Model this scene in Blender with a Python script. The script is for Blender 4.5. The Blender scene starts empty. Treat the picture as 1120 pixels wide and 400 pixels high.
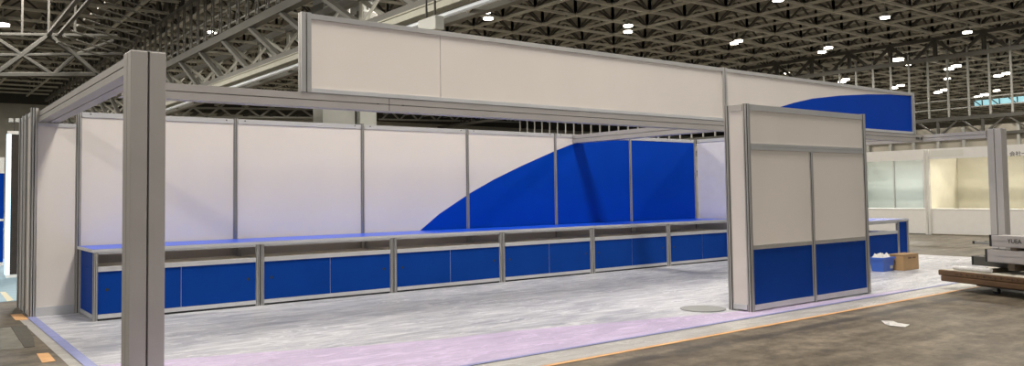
import bpy, bmesh, math, random
from mathutils import Vector, Matrix
random.seed(7)
S = bpy.context.scene
C = S.collection
# ------------------------------------------------------------------ camera
CAM = Vector((-1.8624, -11.4388, 1.4122))
YAW, PIT, ROL, F, PX, PY = 0.6538, 0.0465, -0.0140, 883.89, 559.52, 171.11
_r = Vector((math.cos(YAW), -math.sin(YAW), 0)); _f = Vector((math.sin(YAW), math.cos(YAW), 0)); _u = Vector((0, 0, 1))
_fw = _f*math.cos(PIT) + _u*math.sin(PIT); _u2 = _u*math.cos(PIT) - _f*math.sin(PIT)
_rt = _r*math.cos(ROL) + _u2*math.sin(ROL); _up = _u2*math.cos(ROL) - _r*math.sin(ROL)
cd = bpy.data.cameras.new('camera'); cam = bpy.data.objects.new('camera', cd); C.objects.link(cam)
M = Matrix.Identity(4)
for i in range(3):
    M[i][0] = _rt[i]; M[i][1] = _up[i]; M[i][2] = -_fw[i]; M[i][3] = CAM[i]
cam.matrix_world = M
cd.sensor_fit = 'HORIZONTAL'; cd.sensor_width = 36; cd.lens = F/1120*36
cd.shift_x = -(PX-560)/1120; cd.shift_y = (PY-200)/1120
cd.clip_end = 600; cd.clip_start = .05
S.camera = cam
def ray(x, y): return _fw + _rt*((x-PX)/F) - _up*((y-PY)/F)
def on(axis, x, y, v):           # where the sight line of a photo point meets a plane of the place
    d = ray(x, y); t = (v-CAM[axis])/d[axis]; return CAM + d*t
def proj(p):
    d = Vector(p)-CAM; z = d.dot(_fw)
    if z < .5: return None
    return PX+F*d.dot(_rt)/z, PY-F*d.dot(_up)/z
# ------------------------------------------------------------------ materials
def mat(name, col, rough=.5, metal=0, var=.0, scale=6., bump=0., bscale=40., spec=.5, stretch=None, emit=None, estr=0):
    m = bpy.data.materials.new(name); m.use_nodes = True
    nt = m.node_tree; b = nt.nodes['Principled BSDF']
    b.inputs['Base Color'].default_value = (*col, 1); b.inputs['Roughness'].default_value = rough
    b.inputs['Metallic'].default_value = metal; b.inputs['Specular IOR Level'].default_value = spec
    if emit: b.inputs['Emission Color'].default_value = (*emit, 1); b.inputs['Emission Strength'].default_value = estr
    if var or bump:
        tc = nt.nodes.new('ShaderNodeTexCoord'); mp = nt.nodes.new('ShaderNodeMapping')
        nt.links.new(tc.outputs['Object'], mp.inputs['Vector'])
        if stretch: mp.inputs['Scale'].default_value = stretch
    if var:
        n = nt.nodes.new('ShaderNodeTexNoise'); n.inputs['Scale'].default_value = scale; n.inputs['Detail'].default_value = 6
        nt.links.new(mp.outputs['Vector'], n.inputs['Vector'])
        r = nt.nodes.new('ShaderNodeValToRGB')
        r.color_ramp.elements[0].position = .3; r.color_ramp.elements[1].position = .7
        r.color_ramp.elements[0].color = (*[c*(1-var) for c in col], 1); r.color_ramp.elements[1].color = (*[min(1, c*(1+var)) for c in col], 1)
        nt.links.new(n.outputs['Fac'], r.inputs['Fac']); nt.links.new(r.outputs['Color'], b.inputs['Base Color'])
    if bump:
        n2 = nt.nodes.new('ShaderNodeTexNoise'); n2.inputs['Scale'].default_value = bscale; n2.inputs['Detail'].default_value = 5
        nt.links.new(mp.outputs['Vector'], n2.inputs['Vector'])
        bp = nt.nodes.new('ShaderNodeBump'); bp.inputs['Strength'].default_value = bump; bp.inputs['Distance'].default_value = .02
        nt.links.new(n2.outputs['Fac'], bp.inputs['Height']); nt.links.new(bp.outputs['Normal'], b.inputs['Normal'])
    return m
WHITE = mat('white_panel', (.72, .68, .64), .55, var=.025, scale=1.2)
BLUE = mat('blue_film', (.0005, .048, .42), .6, spec=.04, var=.04, scale=2)
BLUED = mat('blue_door', (.003, .043, .27), .6, spec=.06, var=.06, scale=3)
BLUET = mat('blue_worktop', (.01, .09, .75), .28, var=.04, scale=2)
ALU = mat('aluminium', (.56, .55, .53), .32, .75, var=.05, scale=3)
ALUL = mat('aluminium_pale', (.62, .63, .64), .4, .5, var=.04, scale=3)
PILM = mat('pillar_grey', (.41, .395, .38), .5, .35, var=.05, scale=2.5)
DARKG = mat('groove_dark', (.02, .02, .02), .7)
BLACK = mat('black_plastic', (.015, .015, .015), .5)
SHELF = mat('shelf_board', (.93, .89, .81), .6, var=.05)
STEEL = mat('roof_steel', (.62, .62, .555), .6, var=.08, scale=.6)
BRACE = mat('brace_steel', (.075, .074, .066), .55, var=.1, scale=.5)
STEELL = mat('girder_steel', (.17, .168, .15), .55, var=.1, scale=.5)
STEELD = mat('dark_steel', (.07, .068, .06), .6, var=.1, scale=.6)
PALE = mat('pale_metal', (.34, .345, .32), .5, .2, var=.12, scale=.8)
CONCW = mat('column_white', (.58, .60, .57), .7, var=.08, scale=.7)
def N(nt, t, **k):
    n = nt.nodes.new(t)
    for a, v in k.items():
        if a in n.inputs: n.inputs[a].default_value = v
        else: setattr(n, a, v)
    return n
def concrete():
    m = mat('hall_concrete', (.12, .10, .075), .55); nt = m.node_tree; b = nt.nodes['Principled BSDF']; L = nt.links.new
    geo = N(nt, 'ShaderNodeNewGeometry')
    class tc: outputs = {'Object': geo.outputs['Position']}
    n1 = N(nt, 'ShaderNodeTexNoise', Scale=1.3, Detail=8, Roughness=.65); n2 = N(nt, 'ShaderNodeTexNoise', Scale=4.2, Detail=10, Roughness=.78)
    mp = N(nt, 'ShaderNodeMapping'); mp.inputs['Scale'].default_value = (.5, 2.2, 1)
    L(tc.outputs['Object'], mp.inputs['Vector']); L(mp.outputs['Vector'], n1.inputs['Vector']); L(tc.outputs['Object'], n2.inputs['Vector'])
    r1 = N(nt, 'ShaderNodeValToRGB'); e = r1.color_ramp.elements
    e[0].position = .36; e[0].color = (.085, .070, .050, 1); e[1].position = .64; e[1].color = (.205, .175, .132, 1)
    r2 = N(nt, 'ShaderNodeValToRGB'); e = r2.color_ramp.elements
    e[0].position = .38; e[0].color = (.40, .39, .38, 1); e[1].position = .58; e[1].color = (1.15, 1.13, 1.10, 1)
    mx = N(nt, 'ShaderNodeMixRGB', blend_type='MULTIPLY'); mx.inputs[0].default_value = .9
    L(n1.outputs['Fac'], r1.inputs['Fac']); L(n2.outputs['Fac'], r2.inputs['Fac']); L(r1.outputs['Color'], mx.inputs[1]); L(r2.outputs['Color'], mx.inputs[2])
    # worn tyre track beside the booth edge
    sp = N(nt, 'ShaderNodeSeparateXYZ'); L(tc.outputs['Object'], sp.inputs[0])
    a = N(nt, 'ShaderNodeMath', operation='ADD'); L(sp.outputs['Y'], a.inputs[0]); a.inputs[1].default_value = 6.60
    ab = N(nt, 'ShaderNodeMath', operation='ABSOLUTE'); L(a.outputs[0], ab.inputs[0])
    mr = N(nt, 'ShaderNodeMapRange'); mr.inputs[1].default_value = .04; mr.inputs[2].default_value = .26; mr.inputs[3].default_value = 1; mr.inputs[4].default_value = 0
    L(ab.outputs[0], mr.inputs[0])
    n3 = N(nt, 'ShaderNodeTexNoise', Scale=2.2, Detail=8, Roughness=.75); L(tc.outputs['Object'], n3.inputs['Vector'])
    mu = N(nt, 'ShaderNodeMath', operation='MULTIPLY'); L(mr.outputs[0], mu.inputs[0]); L(n3.outputs['Fac'], mu.inputs[1])
    mk = N(nt, 'ShaderNodeMapRange'); mk.inputs[1].default_value = .34; mk.inputs[2].default_value = .52; mk.inputs[4].default_value = .85; L(mu.outputs[0], mk.inputs[0])
    m2 = N(nt, 'ShaderNodeMixRGB'); L(mk.outputs[0], m2.inputs[0]); L(mx.outputs[0], m2.inputs[1]); m2.inputs[2].default_value = (.035, .03, .025, 1)
    L(m2.outputs[0], b.inputs['Base Color'])
    bp = N(nt, 'ShaderNodeBump'); bp.inputs['Strength'].default_value = .25; bp.inputs['Distance'].default_value = .01
    L(n2.outputs['Fac'], bp.inputs['Height']); L(bp.outputs['Normal'], b.inputs['Normal'])
    return m
def sheet_mat(name, lo, hi, rough=.3, rot=.16):
    m = mat(name, hi, rough); nt = m.node_tree; b = nt.nodes['Principled BSDF']; L = nt.links.new
    geo = N(nt, 'ShaderNodeNewGeometry'); mp = N(nt, 'ShaderNodeMapping'); mp.inputs['Scale'].default_value = (.8, 3.6, 1); mp.inputs['Rotation'].default_value = (0, 0, rot)
    L(geo.outputs['Position'], mp.inputs['Vector'])
    n1 = N(nt, 'ShaderNodeTexNoise', Scale=1.7, Detail=10, Roughness=.7, Distortion=.8); L(mp.outputs['Vector'], n1.inputs['Vector'])
    r = N(nt, 'ShaderNodeValToRGB'); e = r.color_ramp.elements
    e[0].position = .36; e[0].color = (*lo, 1); e[1].position = .62; e[1].color = (*hi, 1); L(n1.outputs['Fac'], r.inputs['Fac'])
    # thin folds in the film, their glare painted in as paler lines
    n2 = N(nt, 'ShaderNodeTexNoise', Scale=1.15, Detail=4, Roughness=.55, Distortion=1.0); L(mp.outputs['Vector'], n2.inputs['Vector'])
    sb = N(nt, 'ShaderNodeMath', operation='SUBTRACT'); L(n2.outputs['Fac'], sb.inputs[0]); sb.inputs[1].default_value = .5
    ab = N(nt, 'ShaderNodeMath', operation='ABSOLUTE'); L(sb.outputs[0], ab.inputs[0])
    mr = N(nt, 'ShaderNodeMapRange'); mr.inputs[1].default_value = 0; mr.inputs[2].default_value = .03; mr.inputs[3].default_value = 1; mr.inputs[4].default_value = 0; L(ab.outputs[0], mr.inputs[0])
    mm = N(nt, 'ShaderNodeMath', operation='MULTIPLY'); L(mr.outputs[0], mm.inputs[0]); mm.inputs[1].default_value = .8
    mx = N(nt, 'ShaderNodeMixRGB'); L(mm.outputs[0], mx.inputs[0]); L(r.outputs['Color'], mx.inputs[1]); mx.inputs[2].default_value = (*[min(.85, c*1.25) for c in hi], 1)
    L(mx.outputs[0], b.inputs['Base Color'])
    ad = N(nt, 'ShaderNodeMath', operation='MULTIPLY_ADD'); L(mr.outputs[0], ad.inputs[0]); ad.inputs[1].default_value = .35; L(n1.outputs['Fac'], ad.inputs[2])
    bp = N(nt, 'ShaderNodeBump'); bp.inputs['Strength'].default_value = .8; bp.inputs['Distance'].default_value = .03
    L(ad.outputs[0], bp.inputs['Height']); L(bp.outputs['Normal'], b.inputs['Normal'])
    return m
CONC = concrete()
SHEET = sheet_mat('white_plastic_sheet', (.27, .285, .345), (.62, .63, .67))
LILAC = sheet_mat('lilac_plastic_sheet', (.42, .355, .52), (.56, .475, .67), .35)
CLEAR = sheet_mat('clear_plastic_sheet', (.36, .35, .33), (.48, .47, .45), .3)
# ------------------------------------------------------------------ mesh helpers
def bx(bm, x0, x1, y0, y1, z0, z1):
    v = [bm.verts.new(p) for p in ((x0,y0,z0),(x1,y0,z0),(x1,y1,z0),(x0,y1,z0),(x0,y0,z1),(x1,y0,z1),(x1,y1,z1),(x0,y1,z1))]
    for q in ((3,2,1,0),(4,5,6,7),(0,1,5,4),(1,2,6,5),(2,3,7,6),(3,0,4,7)): bm.faces.new([v[i] for i in q])
    return bm
def B(*a):
    bm = bmesh.new()
    for q in (a if isinstance(a[0], (tuple, list)) else (a,)): bx(bm, *q)
    return bm
def bar(bm, a, b, r=.05, n=4, cap=True):
    a = Vector(a); b = Vector(b); d = b-a
    if d.length < 1e-5: return bm
    z = d.normalized(); x = z.cross(Vector((0,0,1)))
    if x.length < 1e-3: x = Vector((1,0,0))
    x.normalize(); y = z.cross(x)
    ra = []; rb = []
    for k in range(n):
        t = 2*math.pi*(k+.5)/n; o = (x*math.cos(t)+y*math.sin(t))*r*(1.2 if n == 4 else 1)
        ra.append(bm.verts.new(a+o)); rb.append(bm.verts.new(b+o))
    for k in range(n): bm.faces.new((ra[k], ra[(k+1)%n], rb[(k+1)%n], rb[k]))
    if cap: bm.faces.new(ra[::-1]); bm.faces.new(rb)
    return bm
def prism(bm, pts, off):        # closed 3-D outline pushed along off
    off = Vector(off); a = [bm.verts.new(p) for p in pts]; b = [bm.verts.new(Vector(p)+off) for p in pts]; n = len(pts)
    bm.faces.new(a); bm.faces.new(b[::-1])
    for k in range(n): bm.faces.new((a[k], b[k], b[(k+1)%n], a[(k+1)%n]))
    bmesh.ops.recalc_face_normals(bm, faces=bm.faces[:])
    return bm
def extr(bm, poly, axis, t0, t1, ox=0, oy=0):   # 2-D section extruded along an axis
    pts = []
    for (u, v) in poly:
        u += ox; v += oy
        pts.append({'z': (u, v, t0), 'x': (t0, u, v), 'y': (u, t0, v)}[axis])
    d = t1-t0
    return prism(bm, pts, {'z': (0,0,d), 'x': (d,0,0), 'y': (0,d,0)}[axis])
def notched(w, h, g=.012, d=.028, nu=(0,), nv=(0,)):  # box section with slots in the middle of its faces
    a, b = w/2, h/2; g /= 2; P = [(-a,-b)]
    for c in nu: P += [(c-g,-b),(c-g,-b+d),(c+g,-b+d),(c+g,-b)]
    P.append((a,-b))
    for c in nv: P += [(a,c-g),(a-d,c-g),(a-d,c+g),(a,c+g)]
    P.append((a,b))
    for c in nu[::-1]: P += [(c+g,b),(c+g,b-d),(c-g,b-d),(c-g,b)]
    P.append((-a,b))
    for c in nv[::-1]: P += [(-a,c+g),(-a+d,c+g),(-a+d,c-g),(-a,c-g)]
    return P
def octo(r, g=.17, d=.42):        # octagonal upright with a slot in every face
    P = []
    for k in range(8):
        t0 = math.pi/8+k*math.pi/4; t1 = t0+math.pi/4
        p0 = Vector((math.cos(t0), math.sin(t0)))*r; p1 = Vector((math.cos(t1), math.sin(t1)))*r
        m0 = p0.lerp(p1, .5-g); m1 = p0.lerp(p1, .5+g); n = (p0+p1).normalized()*r*d
        P += [tuple(p0), tuple(m0), tuple(m0-n), tuple(m1-n), tuple(m1)]
    return P
def disc(bm, c, r, z0, z1, n=32, r1=None):
    r1 = r if r1 is None else r1
    a = [bm.verts.new((c[0]+r*math.cos(2*math.pi*k/n), c[1]+r*math.sin(2*math.pi*k/n), z0)) for k in range(n)]
    b = [bm.verts.new((c[0]+r1*math.cos(2*math.pi*k/n), c[1]+r1*math.sin(2*math.pi*k/n), z1)) for k in range(n)]
    bm.faces.new(a[::-1]); bm.faces.new(b)
    for k in range(n): bm.faces.new((a[k], a[(k+1)%n], b[(k+1)%n], b[k]))
    return bm
def rootloc(o):
    v = Vector((0,0,0))
    while o: v += o.location; o = o.parent
    return v
def obj(name, bm, m, parent=None, kind=None, bevel=0):
    me = bpy.data.meshes.new(name)
    vs = [v.co for v in bm.verts]
    if parent: base = rootloc(parent)
    else:
        lo = [min(v[i] for v in vs) for i in range(3)]; hi = [max(v[i] for v in vs) for i in range(3)]
        base = Vector(((lo[0]+hi[0])/2, (lo[1]+hi[1])/2, lo[2]))
    bmesh.ops.translate(bm, verts=bm.verts[:], vec=-base)
    bm.to_mesh(me); bm.free(); me.materials.append(m)
    o = bpy.data.objects.new(name, me); C.objects.link(o)
    if parent: o.parent = parent
    else: o.location = base
    if kind: o['kind'] = kind
    if bevel:
        md = o.modifiers.new('bevel', 'BEVEL'); md.width = bevel; md.segments = 2; md.limit_method = 'ANGLE'
    return o
def tag(o, label, cat, group=None):
    o['label'] = label; o['category'] = cat
    if group: o['group'] = group
    return o
def thing(name, label, cat, loc, group=None):
    o = bpy.data.objects.new(name, None); C.objects.link(o); o.location = loc; o.empty_display_size = .1
    return tag(o, label, cat, group)
def dup(o, loc, label=None):
    def rec(s, par):
        c = s.copy(); C.objects.link(c)
        if par: c.parent = par
        for ch in s.children: rec(ch, c)
        return c
    r = rec(o, None); r.location = loc
    if label: r['label'] = label
    return r
def struct(name, bm, m): return obj(name, bm, m, kind='structure')
# ------------------------------------------------------------------ hall shell
XL, XR, YN, YF = -45., 215., -40., 150.
struct('floor', B(XL, XR, YN, YF, -.3, 0), CONC)
ZC, ZT = 17.0, 18.9                       # lower and upper layer of the roof lattice
DECK = mat('roof_deck', (.22, .217, .195), .8, var=.2, scale=.25, stretch=(1, 6, 1))
struct('ceiling', B(XL, XR, YN, YF, ZT+.25, ZT+.6), DECK)
WALLB = mat('end_wall_panels', (.42, .41, .36), .75, var=.12, scale=.5)
struct('wall_back', B(XL, XR, 128, 128.6, 0, ZT+.2), WALLB)
WALLR = mat('partition_panels', (.36, .335, .28), .7, var=.08, scale=.4)
# partition between the halls, seen over the stands on the right
PXX = 85.
_zt = on(1, 350, 129.5, 128).z
struct('trim_1', B(XL, XR, 127.7, 127.99, _zt, ZT+.2), mat('end_wall_upper', (.06, .06, .052), .8, var=.1))
struct('wall_far', B(XR-1, XR-.5, YN, YF, 0, ZT+.2), WALLB)
struct('wall_right', B(PXX+.4, PXX+.7, 2, 126, 0, 7.7), WALLR)
pt = bmesh.new(); yy = 3.
studs = thing('partition_frame', 'row of pale upright studs on the beige partition wall, right background', 'wall frame', (PXX, 20, 0))
k = 0
while yy < 60:
    obj('stud', B(PXX, PXX+.4, yy-.14, yy+.14, 0, 7.6), PALE, studs); yy += 2.55
obj('rail', B(PXX-.1, PXX+.4, 2, 126, 4.05, 4.25), STEELD, studs)
# low truss above the partition wall and the hanging rods
lt = thing('partition_truss', 'dark low steel truss running above the beige partition wall at right', 'truss', (PXX, 20, 7.7))
bm = bmesh.new(); bar(bm, (PXX, 2, 8.55), (PXX, 126, 8.55), .22); obj('top_chord', bm, STEELD, lt)
bm = bmesh.new(); bar(bm, (PXX, 2, 6.8), (PXX, 126, 6.8), .16); obj('bottom_chord', bm, STEELD, lt)
bm = bmesh.new(); y = 2.
while y < 90:
    bar(bm, (PXX, y, 6.8), (PXX, y+2.2, 8.5), .09); bar(bm, (PXX, y+4.4, 6.8), (PXX, y+2.2, 8.5), .09); bar(bm, (PXX, y, 6.8), (PXX, y, 8.5), .13); y += 4.4
obj('web', bm, STEELD, lt)
ht = thing('hanging_rod_frame', 'tall frame of pale hanging rods under a zigzag truss, far right', 'partition frame', (PXX, 20, 8.8))
bm = bmesh.new(); bar(bm, (PXX, 2, 15.0), (PXX, 126, 15.0), .26); obj('bottom_chord', bm, STEELL, ht)
bm = bmesh.new(); bar(bm, (PXX, 2, 17.1), (PXX, 126, 17.1), .2); obj('top_chord', bm, STEELD, ht)
bm = bmesh.new(); y = 2.
while y < 120:
    bar(bm, (PXX, y, 15), (PXX, y+2.4, 17), .16); bar(bm, (PXX, y+4.8, 15), (PXX, y+2.4, 17), .16); bar(bm, (PXX, y+2.4, 15), (PXX, y+2.4, 17), .2); y += 4.8
obj('web', bm, STEELD, ht)
y = 3.2
while y < 100:
    bm = bmesh.new(); bar(bm, (PXX-.1, y, 8.75), (PXX-.1, y, 15.8), .10); obj('rod', bm, PALE, ht); y += 2.0
bm = bmesh.new()
for z in (9.6, 10.5): bar(bm, (PXX, 2, z), (PXX, 126, z), .07)
obj('cross_rail', bm, PALE, ht)
# far bright clerestory
WGL = mat('daylight_glass', (.3, .5, .55), .3, emit=(.45, .9, 1.0), estr=.6)
a = on(0, 1128, 110, 118); b = on(0, 1066, 117.5, 118)
w = struct('window_1', B(118, 118.2, a.y-5, b.y, b.z+.15, b.z+.95), WGL)
bm = bmesh.new(); y = a.y-5
while y < b.y: bar(bm, (117.8, y, b.z), (117.8, y, b.z+1.0), .07); bar(bm, (117.8, y, b.z), (117.8, y+1.1, b.z+1.0), .07); y += 2.2
obj('window_frame', bm, STEELD, w)
# ------------------------------------------------------------------ roof lattice: one truss per line
def seen(p, mg=170):
    q = proj(p); return q is not None and -mg < q[0] < 1120+mg and -mg-60 < q[1] < 190
MOD = 4.6
nx0, nx1, ny0, ny1 = -7, 46, -3, 28
def zc(x): return ZC + .004*x
def P3(i, j, top): x = i*MOD; return Vector((x, j*MOD, (ZT if top else zc(x)-.0)))
def truss_row(a0, a1, at):
    bm = bmesh.new(); wb = bmesh.new()
    for q in range(a0, a1):
        a, b = at(q, 0), at(q+1, 0)
        if not (seen(a) or seen(b)): continue
        far = a.x > 105
        c, d = at(q, 1), at(q+1, 1)
        bar(bm, a, b, .12, cap=False); bar(bm, a, c, .12, cap=False)
        if not far: bar(bm, c, d, .10, cap=False)
        bar(wb, a, (c+d)/2, .085, cap=False); bar(wb, b, (c+d)/2, .085, cap=False)
    if len(bm.verts):
        o = obj('roof_truss', bm, STEEL, kind='structure'); obj('web', wb, STEELD, o)  # diagonals get the darker steel so their shade is in the colour
    else: bm.free(); wb.free()
for i in range(nx0, nx1): truss_row(ny0, ny1, lambda q, t: P3(i, q, t))
for j in range(ny0, ny1): truss_row(nx0, nx1, lambda q, t: P3(q, j, t))
# ------------------------------------------------------------------ long box girder overhead, with tray and hanging ladder screen
GX = 16.
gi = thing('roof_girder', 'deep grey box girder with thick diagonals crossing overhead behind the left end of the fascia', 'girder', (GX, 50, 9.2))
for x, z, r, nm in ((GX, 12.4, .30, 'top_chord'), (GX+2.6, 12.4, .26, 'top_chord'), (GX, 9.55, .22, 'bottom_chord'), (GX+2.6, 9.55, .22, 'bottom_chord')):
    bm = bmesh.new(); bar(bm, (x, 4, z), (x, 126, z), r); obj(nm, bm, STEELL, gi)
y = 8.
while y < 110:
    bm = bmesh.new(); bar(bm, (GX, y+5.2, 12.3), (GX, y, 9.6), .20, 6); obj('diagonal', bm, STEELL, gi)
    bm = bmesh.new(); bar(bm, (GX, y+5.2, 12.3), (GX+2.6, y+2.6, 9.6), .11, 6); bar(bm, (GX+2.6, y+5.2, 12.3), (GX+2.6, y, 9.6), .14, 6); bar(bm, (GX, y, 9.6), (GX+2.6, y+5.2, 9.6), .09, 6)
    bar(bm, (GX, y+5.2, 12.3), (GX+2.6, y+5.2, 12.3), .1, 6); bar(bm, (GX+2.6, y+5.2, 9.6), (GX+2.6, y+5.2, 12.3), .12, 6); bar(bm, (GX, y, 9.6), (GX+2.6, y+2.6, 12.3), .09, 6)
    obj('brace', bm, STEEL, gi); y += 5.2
TRAY = mat('tray_pale', (.50, .50, .42), .5, .2, var=.06)
tr = thing('cable_tray', 'pale cable tray with a bright white pipe slung under the overhead girder', 'cable tray', (GX, 40, 8.6))
obj('tray', B((GX-.35, GX+.35, 6, 126, 9.0, 9.34), (GX-.40, GX+.40, 6, 126, 9.30, 9.36)), TRAY, tr)
bm = bmesh.new(); bar(bm, (GX-.05, 6, 8.82), (GX-.05, 126, 8.82), .09, 8); obj('dark_pipe', bm, STEELD, tr)
bm = bmesh.new(); bar(bm, (GX-.25, 6, 8.66), (GX-.25, 126, 8.66), .11, 8); obj('white_pipe', bm, mat('white_pipe', (.75, .82, .88), .3), tr)
RAILB = mat('bright_rail', (.75, .76, .74), .3, .4)  # pale colour paints in the lamp reflections along the screen rails
sc = thing('ladder_screen', 'high screen of perforated ladder posts standing on the overhead girder at upper left', 'partition frame', (GX, 50, 12.5))
y = 20.
while y < 122:
    bm = bmesh.new()
    for dy in (-.22, .22): bar(bm, (GX-.1, y+dy, 12.5), (GX-.1, y+dy, 16.3), .05)
    z = 12.8
    while z < 16.2: bx(bm, GX-.13, GX-.07, y-.2, y+.2, z, z+.22); z += .75
    obj('ladder_post', bm, STEELL, sc); y += 1.75 if y < 70 else 2.4
for z, r, m in ((16.35, .22, STEELL), (15.35, .05, PALE), (14.25, .05, PALE), (13.2, .05, PALE)):
    bm = bmesh.new(); bar(bm, (GX+.1, 4, z), (GX+.1, 126, z), r); obj('screen_rail', bm, m if r > .1 else RAILB, sc)
bm = bmesh.new(); y = 10.
while y < 124:
    bar(bm, (GX+.1, y, 16.4), (GX+.1, y+1.4, 18.6), .13); bar(bm, (GX+.1, y+2.8, 16.4), (GX+.1, y+1.4, 18.6), .13); y += 2.8
obj('zigzag_web', bm, STEELD, sc)
# ------------------------------------------------------------------ near bracing truss, upper left corner
YB = 45.
bt = thing('brace_truss', 'large pale steel cross-braced truss under the roof in the upper left corner', 'truss', tuple(on(1, 56, 82, YB)))
def LP(x, y, Y=YB): return on(1, x, y, Y)
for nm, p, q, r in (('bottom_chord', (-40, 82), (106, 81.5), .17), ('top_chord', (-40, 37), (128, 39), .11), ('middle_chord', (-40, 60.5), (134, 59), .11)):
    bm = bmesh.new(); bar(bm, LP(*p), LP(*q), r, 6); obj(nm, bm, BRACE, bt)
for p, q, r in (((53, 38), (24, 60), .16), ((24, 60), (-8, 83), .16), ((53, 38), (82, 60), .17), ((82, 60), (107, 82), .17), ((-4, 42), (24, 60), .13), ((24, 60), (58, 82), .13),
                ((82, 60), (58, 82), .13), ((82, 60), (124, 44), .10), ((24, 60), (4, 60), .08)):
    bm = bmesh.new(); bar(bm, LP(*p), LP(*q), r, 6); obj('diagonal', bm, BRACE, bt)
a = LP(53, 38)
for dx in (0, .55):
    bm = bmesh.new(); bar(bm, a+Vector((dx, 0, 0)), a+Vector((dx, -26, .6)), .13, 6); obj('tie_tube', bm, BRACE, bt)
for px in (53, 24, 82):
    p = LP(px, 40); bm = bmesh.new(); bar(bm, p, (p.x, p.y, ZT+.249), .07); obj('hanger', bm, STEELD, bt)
rods = thing('roof_tie_rods', 'fan of thin pale tie rods under the roof beside the ladder screen', 'rods', tuple(on(1, 110, 20, 40)))
for k in range(9):
    x0 = 62+k*7.5; y0 = 46-k*6.2
    bm = bmesh.new(); bar(bm, on(1, x0, y0, 42), on(1, x0+62, y0+19, 46), .06, 6); obj('rod', bm, STEELL, rods)
# ------------------------------------------------------------------ end-wall truss, far windows, columns
YW = 118.
ft = thing('end_wall_truss', 'pale crisscross truss seen far off between the front beam and the back wall', 'truss', tuple(on(1, 260, 128, YW)))
def EP(x, y, Y=YW): return on(1, x, y, Y)
def lerp(a, b, t): return a+(b-a)*t
for nm, p, q, r in (('bottom_chord', (176, 127.6), (352, 128.6), .15), ('middle_chord', (176, 117.5), (352, 119.6), .17), ('top_chord', (176, 107), (352, 110), .17), ):
    bm = bmesh.new(); bar(bm, EP(*p), EP(*q), r); obj(nm, bm, PALE, ft)
bm = bmesh.new()
for k in range(8):
    x = 168+k*29.0
    if x < 340:
        for s in (-1, 1): bar(bm, EP(x+14.5-s*14.5, 107), EP(x+14.5+s*14.5, 127.8), .15)
obj('web', bm, PALE, ft)
ft2 = thing('end_wall_truss', 'pale zigzag truss on the far end wall right of the pale columns', 'truss', tuple(on(1, 480, 131, YW)))
for nm, p, q, r in (('bottom_chord', (414, 130.3), (570, 133.5), .15), ('top_chord', (414, 119), (570, 126.5), .17)):
    bm = bmesh.new(); bar(bm, EP(*p), EP(*q), r); obj(nm, bm, PALE, ft2)
bm = bmesh.new()
for k in range(12):
    x = 418+k*20.; 
    if x < 560: bar(bm, EP(x, 130+k*.3), EP(x+9, 121+k*.5), .15); bar(bm, EP(x+18, 130+k*.3), EP(x+9, 121+k*.5), .15)
obj('web', bm, PALE, ft2)
for k in range(7):
    x = 180+k*29.
    if x < 345: bm = bmesh.new(); bar(bm, EP(x, 127, YW+1.5), EP(x+13, 119, YW+1.5), .3); obj('back_brace', bm, STEELD, ft)
ew = thing('mullion_grid', 'pale mullion grid on the far end wall above the blue panels', 'window grid', tuple(on(1, 640, 145, 127)))
k = 0
for k in range(26):
    x = 556+k*9.2
    bm = bmesh.new(); a = on(1, x, 140, 127); bar(bm, (a.x, 127, 0), (a.x, 127, 14.5), .12); obj('mullion', bm, PALE, ew)
bm = bmesh.new()
xa = on(1, 556, 140, 127).x; xb = on(1, 786, 140, 127).x
for z in (6.5, 8.2, 9.9, 11.6, 13.4): bar(bm, (xa, 127.2, z), (xb, 127.2, z), .13)
obj('crossbar', bm, PALE, ew)
YC = 40.
for (x0, x1, dy, lb) in ((353, 388, 0, 'broad pale concrete column behind the back wall, under the fascia'), (399.5, 417.5, .8, 'narrower pale concrete column just right of the broad one')):
    a = on(1, x0, 128, YC); b = on(1, x1, 128, YC)
    t = thing('concrete_column', lb, 'column', ((a.x+b.x)/2, YC+1, 0))
    obj('shaft', B(a.x, b.x, YC+dy, YC+dy+1.6, 0, 16.9), CONCW, t)
    obj('collar', B(a.x-.12, b.x+.12, YC+dy-.12, YC+dy+1.72, 14.2, 14.7), STEELL, t)
a = on(1, 388, 128, YC)+Vector((.14,0,0)); b = on(1, 399.5, 128, YC)-Vector((.14,0,0))
tag(obj('dark_gap_box', B((a.x+.01, b.x-.01, YC+1.2, YC+1.7, 0, 16.5), (a.x, b.x, YC+1.1, YC+1.75, 4, 4.2)), STEELD), 'dark box filling the gap between the two pale columns', 'filler')  # dark box added to stand for the dark gap between the columns
dk = thing('air_duct', 'silver round air duct at the ceiling above the left end of the fascia', 'duct', tuple(on(1, 372, 12, 36)))
a = on(1, 368, 14, 36); bm = bmesh.new()
for k in range(14):
    t0 = k/14*1.9; t1 = (k+1)/14*1.9
    f = lambda t: a+Vector((1.6-1.6*math.cos(t), 0, 2.2*math.sin(t)))
    bar(bm, f(t0), f(t1), .85, 20, cap=False)
bar(bm, a+Vector((0, 0, -5)), a, .85, 20)
for hx in (0, 2.2): bar(bm, a+Vector((hx, 0, .5)), Vector((a.x+hx, a.y, ZT+.249)), .06)
obj('duct', bm, PALE, dk)
bm = bmesh.new()
for z in (-.1, -1.3, -2.6): bar(bm, a+Vector((0, 0, z)), a+Vector((0, 0, z-.12)), .93, 20)
obj('clamp_ring', bm, STEELL, dk)
a = on(0, 457, 32, 14.4); b = on(0, 476, 19, 14.4)
hb = thing('hanging_white_box', 'white box hanging under the cable tray above the fascia seam', 'box', (14.9, (a.y+b.y)/2, a.z))
obj('body', B(14.4, 14.8, b.y, a.y, a.z-.2, b.z+.1), CONCW, hb, bevel=.03)
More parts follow.
